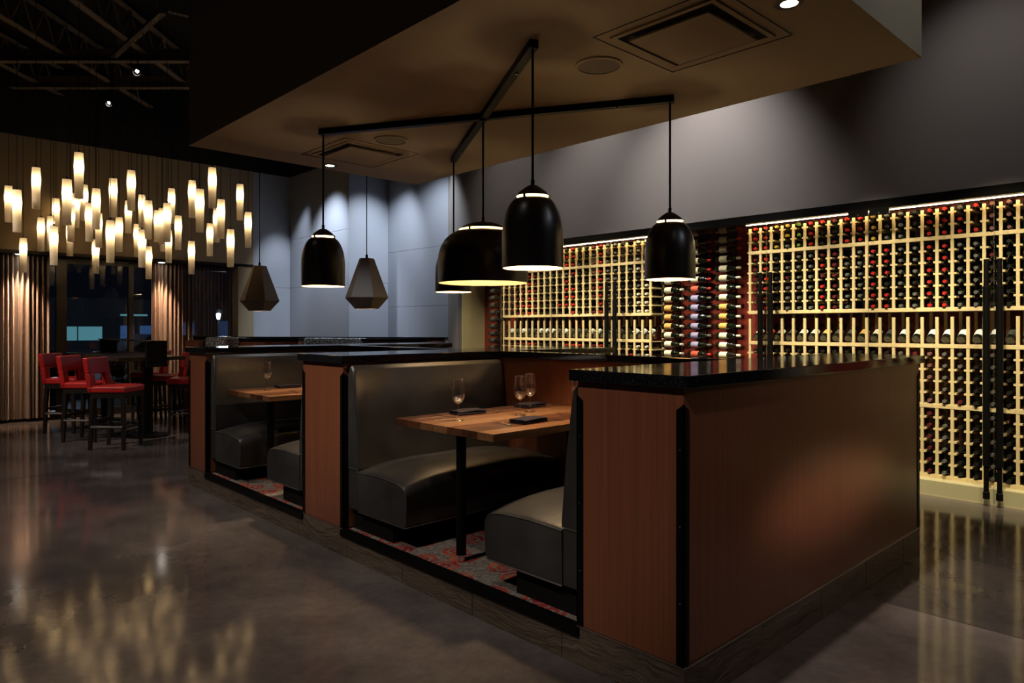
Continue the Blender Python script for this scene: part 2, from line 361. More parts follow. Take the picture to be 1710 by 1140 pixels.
# stepped blue-grey wall
sw = empty_struct('wall_stepped', 'stepped blue grey wall panels lit from above behind the back booths')
V = [(3.22, 11.55), (3.96, 11.55), (3.96, 9.30), (4.77, 9.30), (4.77, 7.54)]
cuts = [[0, 2.27, 4.46], [0, 2.27, 3.22, 4.46], [0, 2.30, 4.46], [0, 1.86, 2.85, 4.46]]
for k in range(4):
    (ax, ay), (bx_, by) = V[k], V[k + 1]
    for z0, z1 in zip(cuts[k], cuts[k][1:]):
        g = .002
        b = MB()
        if k % 2 == 0: b.box(ax + (.0 if k else 0), ay, z0 + g, bx_, ay + .03, z1 - g)
        else: b.box(ax, by + (.0305 if k == 1 else 0), z0 + g, ax + .03, ay, z1 - g)
        b.build('panel', M['bluegrey'], sw, .002, smooth=False)
tag(MB().box(3.22, 11.55, 4.46, 3.96, 11.6, 5.7).box(3.96, 9.3, 4.46, 4.0, 11.6, 5.7).box(3.96, 9.3, 4.46, 4.77, 9.35, 5.7).box(4.77, 7.3, 4.46, 4.82, 9.35, 5.7)
    .box(4.80, 7.3, 0, 4.85, 9.4, 4.46).box(4.0, 9.34, 0, 4.85, 9.4, 4.46).box(4.0, 9.34, 0, 4.05, 11.7, 4.46).box(3.22, 11.59, 0, 4.05, 11.7, 4.46)
    .build('wall_back', M['black'], smooth=False), 'black wall above and behind the stepped panels', kind='structure')
# window wall: header, soffit, pier
hd = MB().box(-9, HY, 2.69, 3.22, HY + .06, 4.46)
tag(hd.build('wall_window', M['tan'], smooth=False), 'tan header wall above the night windows', kind='structure')
tag(bx('wall_upper', M['black'], -9, HY, 4.46, 3.22, HY + .06, 5.7), 'black upper wall above the tan header', kind='structure')
tag(bx('wall_window_end', M['tan'], -9, 11.9, 0, -5.9, 12.06, 2.64), 'tan wall past the last window', kind='structure')
tag(bx('wall_pier', M['tan'], 2.93, 11.556, 0, 3.22, 12.06, 2.69), 'olive tan pier at the end of the windows', kind='structure')
sf = tag(bx('trim_2', M['black'], -9, HY - .005, 2.64, 3.22, 12.1, 2.69), 'black soffit strip over the curtains', kind='structure')
tag(bx('trim_3', M['darkwood'], -9, 11.95, 0, 2.93, 12.1, .12), 'dark sill under the windows', kind='structure')
wx = [-5.83, -4.82, -3.81, -2.81, -1.80, -.80, .20, 1.21, 2.20, 2.93]
for i in range(len(wx) - 1):
    a, b = wx[i], wx[i + 1]
    wn = tag(bx('window_%d' % (i + 1), M['winpane'], a + .05, 12.03, .12, b - .03, 12.036, 2.60), 'night window pane with dark frame', kind='structure')
    bx('window_frame', M['darkwood'], a - (.10 if abs(a - .2) < .01 else .03), 11.99, .12, a + .05, 12.09, 2.64, wn)
    bx('window_rail', M['darkwood'], a + .05, 12.0, 2.56, b - .03, 12.07, 2.64, wn)
# black open roof
tag(bx('ceiling', M['black'], -9, -7, 5.7, 6, 13, 5.8), 'black open roof deck', kind='structure')
# dropped ceiling block
ds = tag(bx('ceiling_dropped', M['soffit'], -.05, -.09, 3.2, 2.55, 5.33, 5.7), 'tan dropped ceiling block over the booths', kind='structure')

# roof steel (runs square to the camera's diagonal view of the room)
ROOT = Vector((cam.location.x, cam.location.y, 0)); RGT = Vector((.7266, -.6871, 0)); FWD = Vector((.6871, .7266, 0))
def rf(lat, fwd, z): return ROOT + RGT * lat + FWD * fwd + Vector((0, 0, z))
def beam(mb, p, q, wd, z0, z1):
    d = (q - p); d.z = 0; d.normalize(); n = Vector((-d.y, d.x, 0)) * wd / 2
    i = len(mb.v)
    for zz in (z0, z1):
        for c in (p - n, q - n, q + n, p + n): mb.v.append((c.x, c.y, zz))
    for qd in ((0, 3, 2, 1), (4, 5, 6, 7), (0, 1, 5, 4), (1, 2, 6, 5), (2, 3, 7, 6), (3, 0, 4, 7)): mb.f.append(tuple(i + k for k in qd)); mb.mi.append(0)
JN = ['nearest the dropped ceiling', 'second out from the dropped ceiling', 'third out from the dropped ceiling', 'outermost above the windows']
for n, lat in enumerate((-4.98, -6.1, -7.22, -8.34)):
    j = thing('roof_joist', 'black steel roof joist, ' + JN[n], 'joist', group='roof joists')
    b = MB(); beam(b, rf(lat, 6.2, 0), rf(lat, 12.2 - n * .4, 0), .09, 5.20, 5.215); b.build('flange', M['roof'], j, smooth=False)
    b = MB(); beam(b, rf(lat, 6.2, 0), rf(lat, 12.2 - n * .4, 0), .09, 5.62, 5.64); b.build('flange', M['roof'], j, smooth=False)
    for k in range(14):
        f0 = 6.4 + k * .42
        if f0 > 11.6 - n * .4: break
        b = MB(); b.tube(rf(lat, f0, 5.21), rf(lat, f0 + .2, 5.63), .012, 6); b.tube(rf(lat, f0 + .2, 5.63), rf(lat, f0 + .42, 5.21), .012, 6); b.build('web_rod', M['roof'], j)
for n, (fw, l0, l1, z) in enumerate(((9.5, -7.2, -3.6, 5.10), (10.6, -7.6, -4.0, 5.12))):
    b = MB(); beam(b, rf(l0, fw, 0), rf(l1, fw, 0), .10, z, z + .02); beam(b, rf(l0, fw, 0), rf(l1, fw, 0), .02, z + .02, z + .18)
    tag(b.build('cross_beam', M['roof'], smooth=False), ('nearer' if n == 0 else 'farther') + ' dark steel beam crossing under the roof joists', 'beam', 'cross beams')
for n, (a, c) in enumerate((((-4.0, 8.0), (-5.3, 9.3)), ((-3.9, 7.95), (-3.0, 8.6)))):
    b = MB(); p = rf(*a, 0); q = rf(*c, 0); L = (q - p).length; K = int(L / .06)
    beam(b, p, q, .014, 5.08, 5.09); d = (q - p).normalized(); nn = Vector((-d.y, d.x, 0)) * .026
    beam(b, p + nn, q + nn, .014, 5.08, 5.12); beam(b, p - nn, q - nn, .014, 5.08, 5.12)
    b.tube((p + d * .2) + Vector((0, 0, 5.1)), (p + d * .2) + Vector((0, 0, 5.7)), .006, 6); b.tube((q - d * .2) + Vector((0, 0, 5.1)), (q - d * .2) + Vector((0, 0, 5.7)), .006, 6)
    for k in range(K): u = p + d * (k * .06); beam(b, u - nn, u + nn, .022, 5.081, 5.089)
    tag(b.build('slotted_strut', M['roof'], smooth=False), ('long' if n == 0 else 'short') + ' perforated steel strut under the roof', 'strut', 'slotted struts')
def track_spot(loc, tgt, label, on=True, power=0):
    t = thing('track_spotlight', label, 'spotlight', loc, group='black track spotlights'); 
    d = (Vector(tgt) - Vector(loc)).normalized(); e = d * .13
    MB().tube(-e * .6, e, .045, 14, caps=False).tube(-e * .6, -e * .9, .045, 14, .02).build('lamp_can', M['ebony'], t)
    MB().tube((0, 0, 0), (0, 0, 5.66 - loc[2]), .008, 6).build('stem', M['ebony'], t)
    MB().tube(e * .55, e * .6, .022, 14).build('lens', M['bulb'] if on else M['ebony'], t)
    return t
track_spot(tuple(rf(-5.03, 9.4, 4.97)), tuple(rf(-3.2, 4.0, 0)), 'lit spotlight hanging below the roof joist nearest the dropped ceiling')
track_spot(tuple(rf(-6.62, 11.5, 5.22)), tuple(rf(-4.2, 5.5, 0)), 'lit spotlight farther back, lower of the two lit ones')
track_spot(tuple(rf(-6.95, 10.8, 5.26)), tuple(rf(-8.4, 6.5, 1)), 'dim spotlight turned away among the dark roof steel')

# ------------------------------------------------------------------ fittings of the dropped ceiling
def vent(c, label):
    t = thing('ceiling_vent', label, 'vent', (c[0], c[1], 3.2), group='square ceiling vents')
    def ring(a, b, z0, z1):
        return MB().box(-a, -a, z0, a, -b, z1).box(-a, b, z0, a, a, z1).box(-a, -b, z0, -b, b, z1).box(b, -b, z0, a, b, z1)
    ring(.41, .405, -.004, 0).build('outer_frame', M['vent'], t, smooth=False)
    ring(.34, .31, -.012, 0).build('frame', M['soffit'], t, smooth=False)
    ring(.31, .262, -.003, 0).build('air_gap', M['black'], t, smooth=False)
    bx('plaque', M['soffit'], -.262, -.262, -.03, .262, .262, -.018, t); bx('hanger', M['black'], -.2, -.2, -.018, .2, .2, -.002, t)
vent((1.218, .726), 'large square ceiling vent near the recessed downlight'); vent((1.274, 4.49), 'square ceiling vent at the far end of dropped ceiling')
for c, lb in (((1.168, 1.389), 'round speaker grille beside the larger vent'), ((1.205, 3.843), 'round speaker grille at the far end, beside the far vent')):
    t = thing('ceiling_speaker', lb, 'speaker', (c[0], c[1], 3.2), group='ceiling speakers')
    MB().lathe([(0, -.012), (.135, -.010), (.135, -.002), (0, -.002)], 32).build('grille', M['grille'], t); MB().lathe([(.135, -.016), (.152, -.012), (.152, 0), (.135, 0)], 32, closed=True).build('rim', M['soffit'], t)
for c, lb in (((1.223, .149), 'recessed downlight at the near edge of the dropped ceiling'), ((1.305, 5.138), 'small recessed downlight at the far edge of the dropped ceiling')):
    t = thing('recessed_downlight', lb, 'downlight', (c[0], c[1], 3.2), group='recessed downlights')
    MB().lathe([(.045, -.006), (.075, -.004), (.075, 0), (.045, 0)], 28, closed=True).build('trim_ring', M['vent'], t); MB().lathe([(0, -.003), (.044, -.003)], 24).build('lens', M['bulb'], t)

# cross-shaped mount and dome pendants
CX, CYY = 1.309, 2.691; AX, AY = .715, 1.27
ENDS = [((CX - AX, CYY + AY), 'L'), ((CX + AX, CYY - AY), 'R'), ((CX - AX, CYY - AY), 'N'), ((CX + AX, CYY + AY), 'F')]
cm = thing('pendant_mount', 'black cross-shaped ceiling mount carrying five dome pendants', 'ceiling mount', (CX, CYY, 3.2))
for sgn in (1, -1):
    b = MB(); p = Vector((-AX, sgn * AY, 0)) * 1.02; beam(b, p, -p, .055, -.05 if sgn == 1 else -.049, 0); b.build('arm', M['ebony'], cm, smooth=False)
    for k in (-.72, .72):
        MB().tube((p.x * k, p.y * k, -.05), (p.x * k, p.y * k, -.062), .011, 8).build('bolt', M['steel'], cm)
MB().lathe([(0, -.062), (.03, -.06), (.03, -.04), (0, -.04)], 16).build('hub', M['ebony'], cm)
def dome(c, r, label, power):
    z0, zs, zt = 1.85, 2.262, 2.345
    t = thing('dome_pendant', label, 'pendant lamp', (c[0], c[1], z0), group='black dome pendants')
    k = r / .183; H = zs - z0
    out = [(r, 0)] + [(r, H * .45)]
    rs = .55 * r
    for i in range(1, 11):
        a = i / 10 * math.pi / 2 * .86
        out.append((r * math.cos(a) if i < 10 else rs, H * .45 + (H * .55) * math.sin(a) / math.sin(math.pi / 2 * .86)))
    f = [(rr, zz) for rr, zz in out]
    a_end = math.cos(math.pi / 2 * .86); f = [(rr if zz <= H * .45 else rs + (rr - r * a_end) * (r - rs) / (r - r * a_end), zz) for rr, zz in out]; f[-1] = (rs, H)
    inn = [(max(rr - .006, .01), zz) for rr, zz in reversed(f)]
    MB().lathe(f, 48).build('shade', M['shade_out'], t, ang=60); MB().lathe(inn, 48).build('shade_lining', M['shade_in'], t, ang=60)
    MB().lathe([(r - .006, 0), (r, 0)], 48).build('rim', M['shade_in'], t)
    cz = zs - z0 + .015; hc = zt - z0
    MB().lathe([(rs - .004, cz), (rs * .82, cz + (hc - cz) * .35), (rs * .5, cz + (hc - cz) * .72), (.03, hc - .006), (.014, hc)], 40).build('cap', M['shade_out'], t, ang=60)
    MB().lathe([(.012, hc - .012), (rs * .48, cz + (hc - cz) * .62), (rs - .012, cz + .003), (rs - .004, cz)], 40).build('cap_lining', M['shade_in'], t, ang=60)
    for q in range(3):
        a = 2 * math.pi * q / 3 + 2.62 + .785
        MB().tube((rs * .96 * math.cos(a), rs * .96 * math.sin(a), H - .01), (rs * .96 * math.cos(a), rs * .96 * math.sin(a), cz + .008), .008, 8).build('bridge', M['shade_out'], t)
    MB().lathe([(.011, hc - .01), (.013, hc + .03), (.008, hc + .034), (.008, (3.15 if r < .2 else 3.1375) - z0)], 12).build('rod', M['ebony'], t)
    MB().lathe([(0, .235), (.022, .245), (.03, .275), (.022, .31), (.014, .34), (.014, .36), (0, .36)], 14).build('bulb', M['bulbw'], t)
    point(t, (0, 0, .24 if r < .2 else .29), power, WARM, .06)
    return t
DL = {'L': 'small black dome pendant over the second booth, left arm of cross mount', 'R': 'small black dome pendant in front of the wine racks, right arm',
      'N': 'nearest small black dome pendant, front arm of the cross mount', 'F': 'small black dome pendant half hidden behind the wide dome'}
for c, k in ENDS: dome(c, .183, DL[k], 115)
dome((CX, CYY), .358, 'widest black dome pendant hanging from the centre of the cross mount', 40)

# faceted pendants
def hexpendant(loc, rz, label):
    t = thing('faceted_pendant', label, 'pendant lamp', loc, rz, group='faceted bronze pendants')
    def ring(r, z): return [(r * math.cos(2 * math.pi * k / 6), r * math.sin(2 * math.pi * k / 6), z) for k in range(6)]
    up, lo = [ring(.275, .14), ring(.095, .63)], [ring(.15, 0), ring(.275, .14)]
    for k in range(6):
        k2 = (k + 1) % 6
        for nm, rr in (('upper_facet', up), ('lower_facet', lo)):
            MB().quad(rr[0][k], rr[0][k2], rr[1][k2], rr[1][k]).quad(*[tuple(Vector(p) * .975 + Vector((0, 0, .004))) for p in (rr[0][k], rr[1][k], rr[1][k2], rr[0][k2])]).build(nm, M['hexshade'], t, smooth=False)
    MB().prism([(p[0], p[1]) for p in ring(.095, 0)], .625, .635).build('cap', M['hexshade'], t, smooth=False)
    MB().lathe([(.016, .63), (.016, .68), (.006, .69), (.006, 5.65 - loc[2])], 10).build('rod', M['ebony'], t)
    MB().lathe([(0, .09), (.03, .12), (.03, .16), (0, .19)], 12).build('bulb', M['bulbw'], t)
    point(t, (0, 0, .10), 9.0, WARM, .03)
hexpendant((1.85, 8.13, 1.73), R(22), 'faceted bronze pendant beside the tan window pier'); hexpendant((2.38, 6.16, 1.73), R(15), 'faceted bronze pendant in front of the middle of the grey wall')

# tube pendant cluster: (zoom x, top, bottom) read off and placed by their size
TUBES = [(53, 485, 710), (106, 510, 772), (225, 372, 627), (145, 808, 1020), (255, 682, 890), (348, 563, 768), (316, 673, 885), (334, 735, 977), (416, 435, 727), (490, 280, 562),
         (472, 533, 745), (523, 478, 700), (440, 605, 830), (434, 712, 920), (554, 594, 830), (597, 503, 753), (613, 655, 867), (594, 818, 1028), (703, 440, 677), (685, 700, 960),
         (740, 680, 893), (815, 390, 638), (797, 578, 778), (881, 540, 748), (921, 576, 815), (851, 732, 925), (882, 757, 990), (923, 878, 1062), (976, 652, 832), (1005, 622, 845),
         (1037, 600, 832), (1065, 502, 718), (1010, 702, 892), (1047, 778, 962), (1107, 670, 880), (1193, 452, 682), (1240, 506, 772), (1318, 373, 622), (1189, 828, 1032),
         (1303, 728, 920), (1345, 623, 833), (1372, 570, 810), (1431, 755, 988), (1490, 475, 697), (1540, 648, 867)]
TL, TR = .52, .049
def tube_parts():
    t = thing('tube_pendant', 'x', 'pendant lamp', group='glowing tube pendants')
    pr = [(TR * .90, 0), (TR * .93, .12), (TR * .98, .26), (TR * 1.05, .37), (TR * .99, .46), (TR * .93, TL)]
    MB().lathe(pr, 20).build('shade', M['tubeshade'], t, ang=60)
    MB().lathe([(TR * .93, TL), (TR * .95, TL + .006), (.012, TL + .012), (.012, TL + .03), (0, TL + .03)], 16).build('cap', M['ebony'], t)
    return t
tp = tube_parts(); tubes = []
for n, (zx, a, b) in enumerate(TUBES):
    px = zx / 3.717; d = TL * 1167 / ((b - a) / 3.717); d = max(8.0, min(11.2, d)) + {28: .35, 30: -.25, 32: .4, 29: .05}.get(n, 0); lat = (px - 855) / 1167 * d
    zb = 1.5 + (546 - (180 + b / 3.717)) / 1167 * d
    tubes.append((lat, d, zb, zx))
for _ in range(6):
    for i in range(len(tubes)):
        for j in range(len(tubes)):
            if i != j and abs(tubes[i][2] - tubes[j][2]) < TL + .02 and math.hypot(tubes[i][0] - tubes[j][0], tubes[i][1] - tubes[j][1]) < .125 and tubes[i][1] >= tubes[j][1]:
                la, d_, zb_, zx_ = tubes[i]; k = (d_ + .13) / d_; tubes[i] = (la * k, d_ + .13, 1.5 + (zb_ - 1.5) * k, zx_)
order = sorted(range(len(tubes)), key=lambda i: tubes[i][2], reverse=True)
tiers = {}
for rank, i in enumerate(order): tiers[i] = 0 if rank < 15 else (1 if rank < 30 else 2)
TN = ['upper', 'middle', 'lower']
cnt = {}; copies = [tp] + [copy_tree(tp) for _ in range(len(tubes) - 1)]
for n in sorted(range(len(tubes)), key=lambda i: tubes[i][3]):
    lat, d, zb, zx = tubes[n]; q = tiers[n]; cnt[q] = cnt.get(q, 0) + 1
    o = copies[sum(cnt.values()) - 1]
    p = rf(lat, d, zb); o.location = p
    o['label'] = 'glowing frosted tube pendant, %s from left in the %s third of the cluster' % (ORD[cnt[q]], TN[q])
    MB().tube((0, 0, TL + .03), (0, 0, 5.66 - zb), .0035, 5).build('wire', M['ebony'], o)
    point(o, (0, 0, .355), 3.3, (1, .76, .46), .034)

# ------------------------------------------------------------------ booth island
pf = empty_struct('floor_platform', 'raised booth platform faced with veined brown tiles')
bx('platform_core', M['black'], .012, .012, 0, 2.788, 5.458, .150, pf)
YS = [0, .636, 1.268, 1.90, 2.535, 3.21, 3.847, 4.48, 5.11, 5.47]; XS = [0, .633, 1.254, 1.861, 2.481, 2.80]
g = .0018
for a, b in zip(YS, YS[1:]):
    bx('tile', M['tile'], -.006, a + (g if a else -.006), .001, .012, b - g, .166, pf, .0015)
    bx('tile', M['tile'], 2.788, a + g, .001, 2.806, b - g, .166, pf, .0015)
for a, b in zip(XS, XS[1:]):
    bx('tile', M['tile'], a + (g if a else .0135), -.006, .001, b - g, .012, .166, pf, .0015)
    bx('tile', M['tile'], a + g, 5.458, .001, b - g, 5.476, .166, pf, .0015)
BAYS = [(.56, 2.575), (3.165, 5.005)]
for a, b in BAYS:
    bx('carpet', M['carpet'], .03, a - .02, .150, 1.40, b + .02, .168, pf)
    bx('nosing', M['trim'], -.018, a - .03, .128, .034, b + .03, .171, pf, .003)
    bx('carpet', M['carpet'], 1.44, a - .02, .150, 2.77, b + .02, .168, pf)
    bx('nosing', M['trim'], 2.766, a - .03, .128, 2.818, b + .03, .171, pf, .003)
# dividers
ZP0, ZP1 = .176, 1.2615
def ltrim(mb, x, y, sx, sy, w=.032, t=.006):
    """black corner angle with a pointed top, outside corner at (x, y), legs towards sx, sy"""
    e = .004
    for ax in (0, 1):
        if ax == 0: P = [(x + sx * u, z) for u, z in ((-e, ZP0), (w, ZP0), (w, 1.175), (-e, 1.20))]; mb.prism(P, y - sy * e, y + sy * (t - e), ax='y')
        else: P = [(y + sy * u, z) for u, z in ((-e, ZP0), (w, ZP0), (w, 1.175), (-e, 1.20))]; mb.prism(P, x - sx * e, x + sx * (t - e), ax='x')
def divider(y0, y1, label):
    t = thing('booth_partition', label, 'partition', (0, 0, 0), group='wood clad booth partitions')
    bx('core', M['black'], .02, y0 + .02, ZP0 - .01, 2.78, y1 - .02, ZP1, t)
    bx('end_panel', M['panel'], 0, y0, ZP0, .02, y1, ZP1, t, .001); bx('end_panel', M['panel'], 2.78, y0, ZP0, 2.80, y1, ZP1, t, .001)
    bx('side_panel', M['panel'], .02, y0, ZP0, 2.78, y0 + .02, ZP1, t, .001); bx('side_panel', M['panel'], .02, y1 - .02, ZP0, 2.78, y1, ZP1, t, .001)
    for x, sx in ((0, 1), (2.8, -1)):
        for y, sy in ((y0, 1), (y1, -1)):
            b = MB(); ltrim(b, x, y, sx, sy); c = b.build('corner_trim', M['trim'], t, smooth=False)
            for zz in (.42, .72, 1.02):
                MB().tube((x - sx * .004, y + sy * .014, zz), (x - sx * .0062, y + sy * .014, zz), .0035, 8).build('screw', M['steel'], c)
    bx('bead', M['bead'], -.008, y0 - .004, .168, .02, y1 + .004, .1755, t); 
    if y0 < .1: bx('bead', M['bead'], .02, -.008, .168, 2.806, .012, .1755, t)
    if y1 > 5: bx('bead', M['bead'], .02, 5.458, .168, 2.806, 5.478, .1755, t)
DV = [(0, .545), (2.59, 3.15), (5.02, 5.47)]
divider(*DV[0], 'tall mahogany clad partition nearest the camera, with long side panel'); divider(*DV[1], 'mahogany clad partition between the two booths'); divider(*DV[2], 'mahogany clad partition at the far end of the booths')
for n, (a, b) in enumerate(((.545, 2.59), (3.15, 5.02))):
    t = thing('booth_back_wall', 'mahogany panelled back wall of the %s booth' % ('nearer' if n == 0 else 'farther'), 'partition', group='booth back walls')
    bx('core', M['black'], 1.395, a, .168, 1.445, b, ZP1, t); k = 3; s = (b - a) / k
    for i in range(k):
        bx('panel', M['panel'], 1.38, a + i * s + .0015, .17, 1.395, a + (i + 1) * s - .0015, ZP1, t, .001); bx('panel', M['panel'], 1.445, a + i * s + .0015, .17, 1.46, a + (i + 1) * s - .0015, ZP1, t, .001)
# granite cap, one comb-shaped slab
gx = [-.03, 1.35, 1.49, 2.83]; gy = [-.03, .575, 2.56, 3.18, 4.99, 5.50]
fill = {(i, j) for i in range(3) for j in (0, 2, 4)} | {(1, 1), (1, 3)}
b = MB(); z0, z1 = 1.262, 1.312
for i, j in fill:
    x0, x1, y0, y1 = gx[i], gx[i + 1], gy[j], gy[j + 1]
    b.quad((x0, y0, z1), (x1, y0, z1), (x1, y1, z1), (x0, y1, z1)); b.quad((x0, y1, z0), (x1, y1, z0), (x1, y0, z0), (x0, y0, z0))
    if (i - 1, j) not in fill: b.quad((x0, y0, z0), (x0, y0, z1), (x0, y1, z1), (x0, y1, z0))
    if (i + 1, j) not in fill: b.quad((x1, y1, z0), (x1, y1, z1), (x1, y0, z1), (x1, y0, z0))
    if (i, j - 1) not in fill: b.quad((x1, y0, z0), (x1, y0, z1), (x0, y0, z1), (x0, y0, z0))
    if (i, j + 1) not in fill: b.quad((x0, y1, z0), (x0, y1, z1), (x1, y1, z1), (x1, y1, z0))
tag(b.build('granite_cap', M['granite'], None, .004, smooth=False), 'polished black granite cap running along the tops of the booth partitions', 'counter top')

# benches
def bench(yw, s, x0, x1, label, zo=.168):
    t = thing('booth_bench', label, 'bench', (0, 0, 0), group='charcoal leather booth benches')
    Y = lambda v: yw + s * v
    # seat: rounded, crowned
    def sect(x, crown):
        zb, zt = .305, .565 + crown; yf = .655
        P = [(.125, zb), (yf - .012, zb), (yf, zb + .012), (yf + .012, zb + .12), (yf + .008, zt - .075)]
        for k in range(1, 6):
            a = k / 6 * math.pi / 2; P.append((yf + .008 - .07 * (1 - math.cos(a)), zt - .075 + .062 * math.sin(a)))
        P += [(yf - .10, zt - .004), (yf - .30, zt + .008 + crown * .3), (.13, zt - .002)]
        return [(x, Y(v), z) for v, z in P]
    L = x1 - x0; st = [0, .012, .04, .09, .16, .26, .4, .6, L / 2]; st = st[:-1] + [L / 2] + [L - v for v in reversed(st[:-1])]
    rg = [sect(x0 + u, .050 * (1 - max(0, 1 - min(u, L - u) / .42) ** 2.0)) for u in st]
    rg[0] = [(x0 + .0, y, z) for (x, y, z) in sect(x0, -.006)]
    se = MB().rings(rg).build('seat', M['leather'], t, ang=50)
    edge = [Vector(p) for p in rg[1]][1:-1]
    for xe, nm in ((x0 + .004, 'piping'),):
        pb = MB()
        for p, q in zip(rg[0][1:-1], rg[0][2:]): pb.tube((xe - .003, p[1], p[2]), (xe - .003, q[1], q[2]), .0042, 6)
        pb.build(nm, M['piping'], se)
    pb = MB(); pb.tube((x0, Y(.125), .303), (x0, Y(.645), .303), .004, 6); pb.tube((x0, Y(.645), .303), (x1, Y(.645), .303), .004, 6); pb.build('welt', M['steel'], se)
    # backrest
    def bsect(x, d):
        P = [(.004, .575), (.126, .575), (.128, .60), (.100, .9), (.068 - d, 1.215 - d)]
        for k in range(1, 6):
            a = k / 5 * math.pi / 2; P.append((.068 - d - .030 * math.sin(a) * 1.0, 1.215 - d + .030 * (1 - math.cos(a)) + .0 if False else 1.215 - d + .032 * math.sin(a)))
        P += [(.004, 1.247 - d)]
        return [(x, Y(v), z) for v, z in P]
    bs = [0, .008, .02, .05, .3, L - .05, L - .02, L - .008, L]; ds_ = [.012, .004, 0, 0, 0, 0, 0, .004, .012]
    ba = MB().rings([bsect(x0 + u, d) for u, d in zip(bs, ds_)]).build('backrest', M['leather'], t, ang=50)
    MB().rings([[(x, Y(v), z) for v, z in ((.004, .305), (.122, .305), (.122, .572), (.004, .572))] for x in (x0 + .001, x1)]).build('back_base', M['leather'], t, .006)
    bx('toe_kick', M['black'], x0 + .04, min(Y(.01), Y(.47)), zo + .001, x1, max(Y(.01), Y(.47)), .302, t)
    MB().tube((x0, Y(.112), .573), (x0, Y(.01), .573), .004, 6).build('piping', M['piping'], ba)
    return t
bench(2.588, -1, .035, 1.372, 'charcoal leather bench in the nearer booth, against the middle partition'); bench(.547, 1, .035, 1.372, 'charcoal leather bench in the nearer booth, beside the tall end partition')
bench(5.018, -1, .035, 1.372, 'charcoal leather bench in the farther booth, against the end partition'); bench(3.152, 1, .035, 1.372, 'charcoal leather bench in the farther booth, against the middle partition')
bench(5.018, -1, 1.468, 2.765, 'charcoal leather bench on the wine rack side, far partition'); bench(2.588, -1, 1.468, 2.765, 'charcoal leather bench on the wine rack side, middle partition')

# tables
def table(x0, x1, y0, y1, legs, label):
    t = thing('booth_table', label, 'table', group='walnut booth tables'); z0, z1 = .897, .938
    n = 7; s = (y1 - y0) / n; rnd = random.Random(x0 * 100 + y0)
    for i in range(n): bx('plank', M['plank'][[1, 2, 0, 3, 1, 0, 2][i]], x0, y0 + i * s, z0, x1, y0 + (i + 1) * s - .0006, z1, t, .0012)
    bx('under_rail', M['ebony'], x0 + .05, (y0 + y1) / 2 - .05, z0 - .012, x1 - .05, (y0 + y1) / 2 + .05, z0 - .001, t)
    for lx, ly in legs:
        lg = MB().tube((lx, ly, .20), (lx, ly, z0 - .001), .029, 20).build('leg', M['ebony'], t)
        MB().lathe([(0, 0), (.024, 0), (.024, .02), (.030, .026), (.030, .034), (0, .034)], 18, (lx, ly, .1685)).build('foot', M['chrome'], lg)
table(.09, 1.36, 1.21, 2.12, [(.18, 1.585), (1.2, 1.66)], 'walnut plank table in the nearer booth'); table(.10, 1.36, 3.93, 4.80, [(.25, 4.24), (1.2, 4.2)], 'walnut plank table in the farther booth')
ZT = .9385
def wine_glass(x, y, label):
    t = thing('wine_glass', label, 'wine glass', (x, y, ZT), group='clear wine glasses')
    o = [(.004, .100), (.014, .104), (.030, .120), (.039, .145), (.041, .165), (.038, .195), (.033, .232), (.031, .252)]
    i = [(r - .0012, z + .0005) for r, z in reversed(o)]; i[-1] = (.001, .103)
    MB().lathe(o + [(.0305, .2526)] + i, 32).build('bowl', M['crystal'], t, ang=70)
    MB().lathe([(0, 0), (.036, 0), (.036, .0014), (.018, .005), (.0055, .014), (.0038, .04), (.0036, .085), (.0055, .101), (0, .101)], 24).build('stem', M['crystal'], t, ang=60)
def napkin(x, y, rz, label):
    t = thing('folded_napkin', label, 'napkin', (x, y, ZT), rz, group='navy folded napkins')
    L, Wd = .105, .062; rnd = random.Random(int(x * 1000 + y * 77))
    for k, (z, h, sc) in enumerate(((.0008, .0125, 1.0), (.0135, .0125, .985))):
        rings = []
        for j in range(13):
            u = -1 + 2 * j / 12; ring = []
            for q in range(16):
                a = 2 * math.pi * q / 16; ca, sa = math.cos(a), math.sin(a)
                e = .22; cc = math.copysign(abs(ca) ** e, ca); ss = math.copysign(abs(sa) ** .7, sa)
                ring.append((u * L * sc + .002 * math.sin(7 * a + j), Wd * sc * cc * (1 - .04 * u), z + h / 2 + h / 2 * ss * (1 - .12 * u * u) + (.002 if k else 0) * math.sin(u * 3 + 1) + (.0015 if k else 0)))
            rings.append(ring)
        MB().rings(rings).build('fold', M['napkin'], t, ang=80)
def outline(pts, h0, mb=None, z0=0):
    mb = mb or MB(); return mb.prism(pts, z0, z0 + h0)
def fork(x, y, rz, label):
    t = thing('fork', label, 'fork', (x, y, ZT), rz, group='steel forks')
    hp = [(-.0035, -.005), (.0035, -.005), (.0055, -.095), (.004, -.105), (-.004, -.105), (-.0055, -.095)]
    rings = []
    for yy, wd, z in ((-.105, .0035, .0025), (-.095, .0055, .003), (-.05, .0045, .004), (-.01, .0032, .008), (.015, .003, .012), (.03, .008, .009), (.045, .0115, .006)):
        rings.append([(-wd, yy, z), (wd, yy, z), (wd, yy, z + .0022), (-wd, yy, z + .0022)])
    MB().rings(rings).build('handle', M['chrome'], t)
    tm = MB()
    for k in range(4):
        xx = -.0102 + k * .0068
        tm.rings([[(xx - w_, yy, z), (xx + w_, yy, z), (xx + w_, yy, z + .0018), (xx - w_, yy, z + .0018)] for yy, w_, z in ((.044, .0018, .006), (.07, .0015, .0055), (.095, .0009, .010))])
    tm.build('tines', M['chrome'], t)
